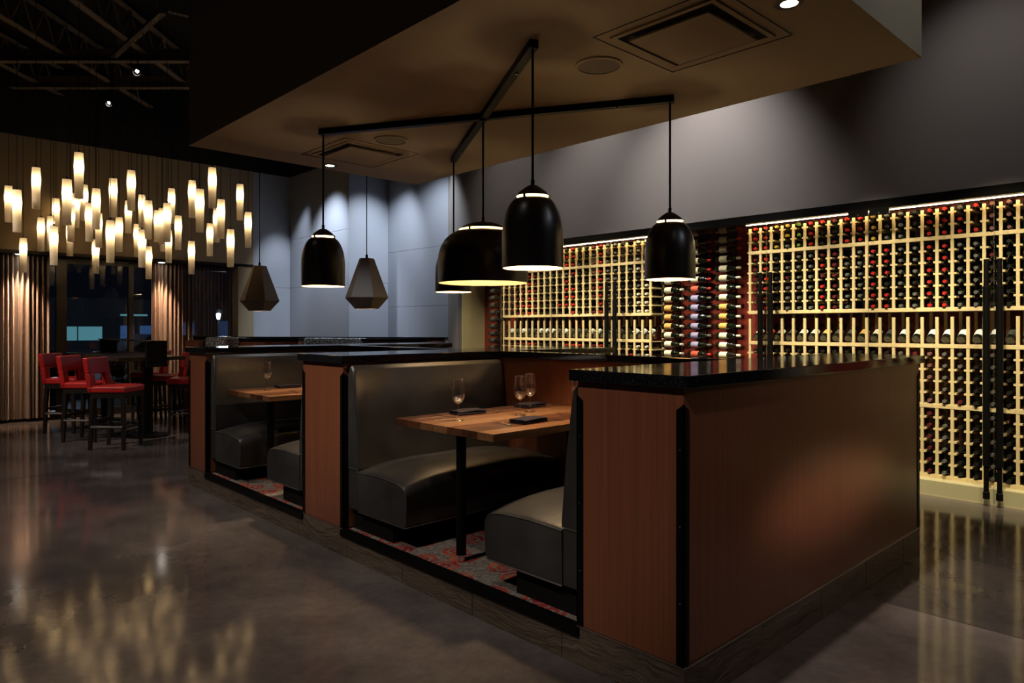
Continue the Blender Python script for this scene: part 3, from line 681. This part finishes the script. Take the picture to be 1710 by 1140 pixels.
def knife(x, y, rz, label):
    t = thing('table_knife', label, 'knife', (x, y, ZT), rz, group='steel table knives')
    MB().rings([[(-wd, yy, 0.0005), (wd, yy, .0005), (wd, yy, h), (-wd, yy, h)] for yy, wd, h in ((-.115, .005, .005), (-.105, .0065, .007), (-.02, .005, .006), (-.01, .004, .005))]).build('handle', M['chrome'], t)
    MB().prism([(-.004, -.012), (.006, -.012), (.010, .03), (.009, .08), (.002, .112), (-.004, .11)], .0008, .0026).build('blade', M['chrome'], t)
TA = 'on the nearer table'; TB = 'on the farther table'
wine_glass(.30, 1.76, 'wine glass ' + TA + ', nearest the table edge'); wine_glass(.74, 1.68, 'wine glass ' + TA + ', behind the front napkin'); wine_glass(.92, 1.77, 'wine glass ' + TA + ', just behind another glass')
wine_glass(1.23, 1.64, 'wine glass peeking out over the near bench back'); wine_glass(.34, 4.50, 'single wine glass on the farther booth table')
napkin(.56, 1.98, R(-6), 'navy napkin folded ' + TA + ', behind the first glass'); napkin(.56, 1.42, R(4), 'navy napkin folded at the front corner of the nearer table'); napkin(1.13, 1.98, R(3), 'navy napkin folded at the back of the nearer table')
napkin(.60, 4.64, R(-4), 'navy napkin folded behind the glass ' + TB); napkin(.62, 4.12, R(3), 'navy napkin on the farther table, near side')
fork(.38, 1.46, R(-8), 'steel fork left of the front napkin, nearer table'); fork(.76, 1.95, R(172), 'steel fork beside the napkin behind the first glass'); fork(.93, 1.45, R(-6), 'steel fork by the bench back at the near side of the table')
knife(.74, 1.42, R(-2), 'steel knife right of the front napkin'); knife(.36, 1.98, R(184), 'steel knife left of the napkin behind the first glass'); knife(.94, 1.98, R(178), 'steel knife in front of the back napkin')
fork(1.31, 1.95, R(170), 'steel fork at the far end of the nearer table'); fork(.42, 4.16, R(-8), 'steel fork on the farther booth table'); knife(.41, 4.64, R(186), 'steel knife on the farther booth table')

# ------------------------------------------------------------------ wine cabinet
GX, RX = 4.63, 4.78
cab = thing('wine_cabinet', 'long built-in wine cabinet with red back panel and cream base', 'wine cabinet', (0, 0, 0))
bx('back_panel', M['redpaint'], 5.10, -1.6, .135, 5.14, 7.03, 2.67, cab); bx('base_board', M['cream'], 4.632, -1.6, 0, 4.66, 7.03, .135, cab); bx('cabinet_floor', M['cream'], 4.66, -1.6, .10, 5.10, 7.03, .135, cab)
bx('side_wall', M['cream'], 4.64, 7.005, .135, 5.10, 7.03, 2.67, cab); bx('cabinet_top', M['redpaint'], 4.722, -1.6, 2.64, 5.10, 7.005, 2.67, cab); bx('end_wall', M['cream'], 4.64, -1.62, 0, 5.14, -1.6, 2.67, cab)
for y0, y1, lb in ((3.50, 6.22, 'warm light strip above the farther wine rack'), (-1.5, 2.26, 'warm light strip above the nearer wine rack')):
    o = thing('light_strip', lb, 'light strip', (4.735, (y0 + y1) / 2, 2.606), group='cabinet light strips')
    h = (y1 - y0) / 2
    bx('diffuser', M['led'], -.008, -h, -.005, .008, h, .0, o); bx('channel', M['steel'], -.015, -h, .0005, .015, h, .045, o)
PITCH = .1205
TIERS = [('bottom tier', .165, .770, [.195 + .1045 * k for k in range(6)]), ('lower tier', .805, 1.312, [.836 + .1053 * k for k in range(5)]),
         ('display', 1.348, 1.642, []), ('tall tier', 1.678, 2.288, [1.699 + .1056 * k for k in range(6)]), ('uppermost tier', 2.323, 2.568, [2.348 + .1065 * k for k in range(3)])]
SHELF = [.150, .787, 1.330, 1.660, 2.305]
post_cache = {}
def rack(y_hi, ncol, label):
    t = thing('wine_rack', label, 'wine rack', (RX, y_hi, 0), group='pale pine wine racks')
    Wd = ncol * PITCH
    for z in SHELF:
        bx('shelf_board', M['pine'], -.014, -Wd - .013, z - .018, .012, .013, z + .018, t, .0015)
        bx('shelf_board', M['pine'], .012, -Wd - .013, z - .014, .27, .013, z - .004, t) if z in (1.330, .150) else bx('rear_rail', M['pine'], .25, -Wd - .013, z - .018, .27, .013, z + .018, t)
    rear = MB(); cl = MB()
    for k in range(ncol + 1):
        y = -k * PITCH
        for nm, z0, z1, rows in TIERS:
            h = round(z1 - z0 - (.05 if nm == 'display' else 0), 3)
            if h not in post_cache: post_cache[h] = MB().box(-.011, -.0125, 0, .009, .0125, h).mesh('upright', M['pine'], False)
            link('upright', post_cache[h], t, (0, y, z0))
            rear.box(.25, y - .0125, z0, .27, y + .0125, z1)
            for zr in rows:
                zc = zr - .0265; cl.box(-.006, y - .031, zc - .017, .262, y + .031, zc)
    tag(cl.build('bottle_cleats', M['pine'], t, smooth=False), kind='stuff'); rear.build('rear_frame', M['pine'], t, smooth=False)
    return t
YA, NA, YB, NB = 6.198, 22, 2.24, 27
rack(YA, NA, 'pale pine wine rack at the far end, past the label-facing bottles'); rack(YB, NB, 'pale pine wine rack at the near end of the wine cabinet')
# bottles
bp = [(0, .004), (.026, .002), (.034, 0), (.0375, .006), (.0375, .185), (.034, .205), (.024, .225), (.0165, .245), (.0145, .26), (.0145, .296), (0, .296)]
def bottle_mb(n=14): return MB().lathe(bp, n)
def cap_mb(n=12): return MB().lathe([(.0152, .235), (.0158, .262), (.0158, .298), (.0150, .301), (.0105, .3012), (.0095, .2998), (0, .2998)], n)
BM = bottle_mb().mesh('wine_bottle', M['bottle'])
CM = {k: cap_mb().mesh('capsule', m) for k, m in MC.items()}
def label_mesh(k, z0=.05, z1=.145): return MB().lathe([(.0380, z0), (.0380, z1)], 10, a0=R(95), a1=R(265)).mesh('label', ML[k])
LM = {k: label_mesh(k) for k in ML}
def put_bottle(loc, rot, cap, lab, label, group):
    o = link('wine_bottle', BM, None, loc, rot); tag(o, label, 'wine bottle', group)
    link('capsule', CM[cap], o)
    if lab: link('label', LM[lab], o)
    return o
rnd = random.Random(3)
SIXB = ['maroon', 'red', 'black', 'silver', 'silver', 'silver', 'red', 'maroon', 'silver', 'silver', 'red', 'red', 'silver', 'silver', 'red', 'red', 'silver', 'silver', 'black', 'black', 'yellow', 'yellow', 'red', 'black', 'silver', 'red', 'black']
TOPB = ['red', 'red', 'gold', 'gold', 'green', 'red', 'black', 'maroon', 'red', 'red', 'gold', 'silver', 'silver', 'black', 'red', 'red', 'red', 'red', 'mauve', 'mauve', 'mauve', 'mauve', 'red', 'gold', 'gold', 'black', 'red']
LOWB = ['black'] * 12 + ['silver', 'maroon', 'mauve', 'silver', 'silver', 'black', 'silver', 'black', 'orange', 'orange', 'red', 'black', 'red', 'silver', 'red']
BOTB = ['black'] * 12 + ['silver', 'red', 'maroon', 'silver', 'black', 'black', 'silver', 'black', 'orange', 'orange', 'red', 'black', 'red', 'silver', 'red']
stuff = MB(); SM = [M['bottle']] + [MC[k] for k in MC]; idx = {k: i + 1 for i, k in enumerate(MC)}
b_lo = bottle_mb(8); c_lo = {k: cap_mb(8) for k in MC}
for k in c_lo: c_lo[k].mi = [idx[k]] * len(c_lo[k].f)
RACKROT = (0, R(-90), 0)
def racked(yh, ncol, near):
    for c in range(ncol):
        y = yh - (c + .5) * PITCH
        for nm, z0, z1, rows in TIERS:
            for ri, z in enumerate(rows):
                if near: cap = {'u': TOPB, 't': SIXB, 'l': LOWB, 'b': BOTB}[nm[0]][c]
                else: cap = ['black', 'black', 'maroon', 'maroon', 'red', 'maroon', 'black', 'black', 'black', 'black', 'red', 'red', 'black', 'black', 'maroon', 'red', 'silver', 'silver', 'black', 'black', 'white', 'white'][c]
                if rnd.random() < .10: cap = rnd.choice(['black', 'silver', 'red', 'maroon'])
                x = 5.055 + rnd.uniform(-.012, .008)
                if rnd.random() < .035: continue
                big = near and 5 < c < 21 and (nm[0] in 'ut' or c >= 14)
                if big:
                    put_bottle((x, y, z), RACKROT, cap, None, '%s-capped wine bottle, %s, %s row up, %s column past the label-facing bottles' % (cap, nm, ORD[ri + 1], ORD[c + 1]), 'wine bottles lying in the near rack')
                else:
                    mt = Matrix.Translation((x, y, z)) @ Matrix.Rotation(R(-90), 4, 'Y'); stuff.add(b_lo, mt); stuff.add(c_lo[cap], mt)
racked(YB, NB, True); racked(YA, NA, False)
tag(stuff.build('racked_wine_bottles', SM, ang=50), 'rows of smaller wine bottles lying in the far rack and low tiers', 'wine bottles', kind='stuff')
DR = (0, R(62), 0)
LN = ['dark', 'dark', 'cream', 'dark', 'white', 'cream', 'white', 'white', 'white', 'white', 'dark', 'white', 'dark', 'cream', 'white']
def display(yh, ncol, where, seq):
    for c in range(ncol):
        y = yh - (c + .5) * PITCH; lab = seq[c % len(seq)]
        put_bottle((4.795, y, 1.384), DR, rnd.choice(['black', 'red', 'gold']), lab, 'tilted display bottle with %s label, %s along the %s' % (lab, ORD[c + 1], where), 'display bottles on the tilted shelf')
display(YB, 21, 'near display shelf', ['white', 'red', 'cream', 'dark', 'cream', 'cream', 'amber', 'dark', 'dark', 'amber', 'cream', 'dark', 'white', 'cream', 'white', 'white', 'white', 'white', 'white', 'dark', 'dark'])
display(YA, NA, 'far display shelf', ['white', 'dark', 'white', 'dark', 'dark', 'white', 'white', 'white', 'dark', 'white', 'dark', 'dark', 'dark', 'cream'])
# label-facing bottles on rails
ROWS = [2.60 - .1095 * k for k in range(14)]
LFROT = (R(90), 0, 0)
def rail_column(yb, col, seq, name, caps):
    lr = thing('bottle_rail', 'slim dark bottle rail carrying the ' + name, 'bottle rail', (4.93, yb, 0), group='bottle rails')
    for dy in (-.06, -.17):
        MB().box(.10, dy - .006, 1.0, .115, dy + .006, 2.66).build('rail', M['ebony'], lr, smooth=False)
        pg = MB()
        for z in ROWS:
            pg.tube((.11, dy, z - .038), (-.035, dy, z - .038), .003, 6)
        tag(pg.build('pegs', M['ebony'], lr), kind='stuff')
    for r, z in enumerate(ROWS):
        lab = seq[r]; put_bottle((4.90, yb, z + .005), LFROT, caps[r], lab, '%s-labelled wine bottle lying sideways, %s from top in the %s' % (lab, ORD[r + 1], name), 'label-facing bottles')
rail_column(3.46, 0, ['cream'] * 8 + ['amber'] * 3 + ['cream'] * 3, 'column by the far rack', ['red'] * 6 + ['white'] * 8)
rail_column(3.09, 1, ['cream'] * 6 + ['red'] + ['purple'] * 6 + ['red'], 'middle label-facing column', ['red'] * 7 + ['silver'] * 6 + ['red'])
rail_column(2.72, 2, ['cream'] * 8 + ['amber'] * 3 + ['cream'] * 3, 'column by the near rack', ['red'] * 3 + ['white'] * 11)
rail_column(6.66, 3, ['white', 'white', 'cream'] + ['dark'] * 11, 'column at the far end wall', ['black'] * 14)
# glass front with pull handles
GJ = [7.10, 6.09, 5.079, 4.04, 2.998, 1.973, .963, -.035, -1.05]
for i, (a, c) in enumerate(zip(GJ, GJ[1:])):
    o = tag(bx('glass_panel', M['pane'], 4.618, c + .003, .02, 4.628, a - .003, 2.60), 'clear glass front panel of the wine cabinet, %s from the far end' % ORD[i + 1], 'glass panel', 'glass panels of the wine cabinet')
    bx('edge_strip', M['steel'], 4.6185, c + .0015, .02, 4.6275, c + .003, 2.60, o)
def handle(y, label):
    t = thing('pull_handle', label, 'door handle', (4.575, y, 0), group='tall black pull handles')
    MB().lathe([(0, .06), (.026, .06), (.026, .115), (.019, .12), (.019, .33), (.027, .335), (.027, 1.84), (.019, 1.845), (.019, 2.07), (0, 2.07)], 16).build('bar', M['ebony'], t)
    for z in (.25, 1.95): MB().tube((0, 0, z), (.0445, 0, z), .010, 8).build('standoff', M['ebony'], t)
for y, lb in ((4.075, 'black pull handle on the far door pair, farther one'), (3.945, 'black pull handle on the far door pair, nearer one'), (2.021, 'black pull handle on the middle door pair, farther one'),
              (1.909, 'black pull handle on the middle door pair, nearer one'), (.012, 'black pull handle on the near door pair, farther one'), (-.082, 'black pull handle on the near door pair, nearer one')): handle(y, lb)
for y0, y1, n in ((.958, 1.138, 'farther'), (.775, .947, 'nearer')):
    o = thing('door_pivot', 'black door pivot box under the header, %s of two' % n, 'door fitting', (4.60, (y0 + y1) / 2, 2.575), group='door pivots'); h = (y1 - y0) / 2
    bx('cover', M['trim'], -.012, -h, -.03, .016, h, .03, o, .002); MB().tube((.0, 0, -.012), (-.014, 0, -.012), .006, 8).build('screw', M['steel'], o)

# ------------------------------------------------------------------ high table and red stools
def stool_proto():
    t = thing('bar_stool', 'x', 'bar stool', group='red leather bar stools')
    # local: faces +x, width along y
    hw = .225
    st = MB().rings([[(-.21 + u, -hw + i, z), (.24 - u, -hw + i, z), (.24 - u, hw - i, z), (-.21 + u, hw - i, z)] for u, i, z in ((.0, 0, .70), (0, 0, .755), (.012, .012, .775), (.05, .05, .785))]).build('seat', M['redleather'], t, .012, 3)
    pb = MB(); 
    for p, q in (((-.21, -hw), (.24, -hw)), ((.24, -hw), (.24, hw)), ((.24, hw), (-.21, hw))): pb.tube((*p, .755), (*q, .755), .004, 6)
    pb.build('piping', M['redleather'], st)
    # back with cut-out: two posts and a top pad, leaning back
    def slab(y0, y1, z0, z1, nm):
        L = lambda z: -.19 - (z - .70) * .16
        MB().rings([[(L(z) - .032, y0, z), (L(z) + .032, y0, z), (L(z) + .032, y1, z), (L(z) - .032, y1, z)] for z in (z0, (z0 + z1) / 2, z1)]).build(nm, M['redleather'], t, .012, 3)
    slab(-hw, -hw + .115, .70, .935, 'back_post'); slab(hw - .115, hw, .70, .935, 'back_post'); slab(-hw, hw, .925, 1.125, 'backrest')
    MB().box(-.195, -hw + .01, .635, .225, hw - .01, .698).build('seat_rail', M['darkwood'], t, .003, smooth=False)
    for sx in (-1, 1):
        for sy in (-1, 1):
            xt = .20 if sx > 0 else -.175; xb = .205 if sx > 0 else -.205; y = sy * (hw - .03)
            MB().rings([[(x - h, y - h, z), (x + h, y - h, z), (x + h, y + h, z), (x - h, y + h, z)] for x, h, z in ((xb, .018, 0), (xt, .024, .64))]).build('leg', M['darkwood'], t, .002, smooth=False)
    for y in (-.195, .195): MB().tube((-.185, y, .30), (.20, y, .27), .011, 8).build('stretcher', M['darkwood'], t)
    fr = MB().box(.188, -.19, .262, .212, .19, .286).build('stretcher', M['darkwood'], t, smooth=False)
    bx('stretcher', M['darkwood'], -.20, -.19, .34, -.18, .19, .365, t)
    MB().tube((-.18, -.218, .285), (.2, -.218, .285), .012, 8).build('foot_bar', M['steel'], t)
    return t
sp = stool_proto(); FR = math.atan2(-.6871, .7266)
STO = [(.045, 8.20, FR, 'red bar stool nearest the camera at the high table'), (-.06, 9.13, FR, 'red bar stool in the middle of the three by the curtain'), (-.09, 10.15, FR, 'red bar stool farthest back of the three, beside curtain'),
       (1.15, 8.95, FR + math.pi + .3, 'red bar stool half hidden by the end booth partition'), (1.15, 9.80, FR + math.pi + .3, 'red bar stool seen under the high table edge'), (1.15, 10.7, FR + math.pi + .3, 'red bar stool behind the black divider box')]
for i, (x, y, rz, lb) in enumerate(STO):
    o = sp if i == 0 else copy_tree(sp); o.location = (x, y, 0); o.rotation_euler = (0, 0, rz); o['label'] = lb
ht = thing('high_table', 'long dark wood high table with a black raised divider', 'table', (.62, 10.1, 0))
for i in range(4): bx('top_plank', M['darkwood'], -.42 + i * .21, -1.40, 1.045, -.42 + (i + 1) * .21 - .001, 1.40, 1.095, ht, .002)
for y in (-1.15, 1.05):
    MB().box(-.055, y - .055, .04, .055, y + .055, 1.045).build('column', M['ebony'], ht, .004, smooth=False)
    MB().lathe([(0, .004), (.27, .004), (.27, .016), (.08, .04), (0, .04)], 32, (0, y, 0)).build('base_plate', M['ebony'], ht)
bx('divider_box', M['ebony'], -.10, -1.46, .96, .16, -1.401, 1.30, ht, .003); bx('divider_box', M['ebony'], -.08, 1.0, 1.096, .16, 1.06, 1.30, ht, .003); bx('divider_shelf', M['ebony'], -.10, -1.46, 1.30, .16, 1.08, 1.315, ht, .003)

# back booths along the stepped wall (diagonal row)
D = Vector((2.61, -3.83, 0)).normalized()
bb = thing('back_booth_row', 'far booth partition with black cap in front of the grey wall', 'partition', (1.94, 10.93, 0), math.atan2(D.y, D.x))
LB = 4.45
bx('core', M['panel'], 0, 0, 0, LB, .10, 1.29, bb); bx('cap', M['granite'], -.03, -.02, 1.29, LB + .03, .16, 1.34, bb, .003)
for a, c in ((.0, .26), (1.03, 2.08), (3.20, LB)): bx('side_panel', M['panel'], a, -.26, 0, c, -.002, 1.276, bb)
for a, c in ((1.03, 2.08), (3.20, LB - .2)): bx('lower_cap', M['granite'], a - .01, -.29, 1.278, c + .01, -.021, 1.318, bb, .003)
for a, c, lb in ((.28, 1.01, 'grey patterned upholstered booth back nearest the window'), (2.10, 3.18, 'grey patterned upholstered booth back in front of middle grey panels')):
    o = thing('patterned_booth_back', lb, 'booth back', bb.location, bb.rotation_euler.z, group='patterned booth backs')
    MB().rings([[(x, -.20 + i, .45), (x, -.024 - i, .45), (x, -.026 - i, 1.325 - i), (x, -.13 + i, 1.325 - i)] for x, i in ((a, .02), (a + .02, 0), (c - .02, 0), (c, .02))]).build('cushion', M['fabric'], o, .015, 3)
    bx('plinth', M['black'], a, -.22, 0, c, -.03, .44, o)

# ------------------------------------------------------------------ curtains and their lights
def curtain_obj(x0, x1, y, m, label, amp=.05, folds=None, seed=1, nm='curtain'):
    t = thing(nm, label, 'curtain', (0, 0, 0), group='bronze curtains')
    r = random.Random(seed); n = int((x1 - x0) / .0065); folds = folds or (x1 - x0) / .066
    ph = [r.uniform(0, 6.28) for _ in range(4)]; rings = []
    Z = [.05, .4, .9, 1.5, 2.1, 2.63]
    b = MB(); grid = []
    for j, z in enumerate(Z):
        row = []
        for i in range(n + 1):
            u = i / n; xx = x0 + (x1 - x0) * u; s = (z / 2.6)
            w_ = 2 * math.pi * folds * u
            yy = amp * (.75 * math.sin(w_ + .5 * math.sin(w_ * .21 + ph[0]) + (1 - s) * .7 * math.sin(w_ * .13 + ph[3])) + .35 * math.sin(w_ * .47 + ph[1]) * (1.15 - s) + .12 * math.sin(w_ * 1.9 + ph[2]))
            row.append((xx + .014 * math.sin(w_ * .31 + ph[2]) * (1 - s), y + yy, z))
        grid.append(row)
    b.v = [p for row in grid for p in row]; b.f = [(j * (n + 1) + i, j * (n + 1) + i + 1, (j + 1) * (n + 1) + i + 1, (j + 1) * (n + 1) + i) for j in range(len(Z) - 1) for i in range(n)]; b.mi = [0] * len(b.f)
    b.build('drape', m, t, ang=180); bx('track', M['ebony'], x0, y - .012, 2.625, x1, y + .012, 2.64, t)
curtain_obj(-1.75, -.03, 11.83, M['curtain'], 'bronze curtain beside the three red bar stools', .075, seed=3)
curtain_obj(1.50, 2.02, 11.83, M['curtain'], 'bronze curtain hanging behind the high table', .07, seed=5)
curtain_obj(2.02, 2.90, 11.84, M['sheer'], 'see-through bronze curtain beside the tan pier', .035, seed=8, nm='sheer_curtain')
for x, lb in ((-.45, 'recessed soffit light above the curtain by the stools'), (1.62, 'recessed soffit light above the curtain behind the high table')):
    o = thing('soffit_light', lb, 'downlight', (x, 11.66, 2.64), group='soffit lights over curtains')
    MB().lathe([(.055, -.008), (.085, -.004), (.085, 0), (.055, 0)], 24, closed=True).build('trim_ring', M['steel'], o); MB().lathe([(0, -.004), (.054, -.004)], 20).build('lens', M['bulb'], o)

# ------------------------------------------------------------------ night street outside
tag(bx('ground_outside', M['ground'], -40, 12.1, -.25, 60, 70, -.12), 'dark asphalt outside the windows', kind='structure')
fb = thing('far_building', 'dark building across the street with lit blue and teal windows', 'building', (0, 42, -.12))
bx('wall', M['farwall'], -25, 0, 0, 40, 1, 3.2, fb)
for x0, x1, z0, z1, m in ((3.2, 4.0, 1.6, 1.9, 'teal'), (5.7, 6.5, .9, 1.65, 'teal'), (6.56, 7.7, .9, 1.65, 'teal'), (8.6, 9.3, .8, 1.7, 'blue'), (9.6, 10.3, .8, 1.7, 'blue'), (10.7, 11.4, .8, 1.7, 'blue'), (11.8, 12.6, .8, 1.9, 'blue'), (14, 14.9, .8, 2.0, 'blue'), (15.2, 16.0, .8, 2.0, 'blue'), (16.4, 17.4, .7, 2.3, 'blue'), (8.6, 10.0, 2.25, 2.35, 'teal'), (1.2, 2.0, .8, 1.6, 'blue')):
    bx('window', M[m], x0, -.03, z0, x1, -.002, z1, fb)
for i, (x, y) in enumerate(((2.6, 30), (9.5, 30), (14.9, 30))):
    o = thing('street_lamp', 'white street lantern outside, %s from left' % ORD[i + 1], 'street lamp', (x, y, -.12), group='street lamps')
    MB().tube((0, 0, 0), (0, 0, 1.95), .05, 8).build('pole', M['ebony'], o); MB().lathe([(0, 1.95), (.07, 1.97), (.11, 2.2), (.0, 2.3)], 10).build('lantern', M['lantern'], o); MB().lathe([(.20, 2.25), (.05, 2.42), (0, 2.42)], 10).build('hood', M['ebony'], o)
    point(o, (0, -.6, 2.3), 500, (.75, .88, 1), .2)
def car(x, y, label):
    o = thing('parked_car', label, 'car', (x, y, -.12), R(6), group='parked cars')
    MB().prism([(-2.2, .3), (2.2, .3), (2.25, .65), (1.9, .85), (1.0, .92), (.4, 1.35), (-1.0, 1.40), (-1.6, .95), (-2.15, .85)], -.85, .85, ax='y').build('body', M['carpaint'], o, .05, 3)
    MB().prism([(.85, .95), (.38, 1.30), (-.95, 1.34), (-1.4, .97)], -.86, .86, ax='y').build('windows', M['winpane'], o)
    for wx_ in (-1.4, 1.4):
        for wy in (-.8, .8): MB().tube((wx_, wy - .1, .32), (wx_, wy + .1, .32), .32, 18).build('wheel', M['rubber'], o)
car(.7, 22, 'dark car parked outside beside the curtain'); car(5.4, 23, 'dark car parked outside behind the high table'); car(11.2, 23, 'dark car parked outside behind the bronze curtain')
rl = thing('patio_railing', 'black patio railing with ring pattern outside the windows', 'railing', (0, 15.2, -.12))
bx('top_rail', M['ebony'], -6, -.03, 1.0, 9, .03, 1.05, rl); bx('bottom_rail', M['ebony'], -6, -.02, .12, 9, .02, .16, rl)
ringm = MB().lathe([(.085, -.01), (.10, -.01), (.10, .01), (.085, .01)], 14, closed=True).mesh('ring', M['ebony'])
for k in range(60): link('ring', ringm, rl, (-3.5 + k * .2, 0, .88), (R(90), 0, 0))
barm = MB().box(-.008, -.008, .16, .008, .008, .78).mesh('bar', M['ebony'], False)
for k in range(60): link('bar', barm, rl, (-3.5 + k * .2, 0, 0))
bx('mid_rail', M['ebony'], -6, -.015, .77, 9, .015, .79, rl)
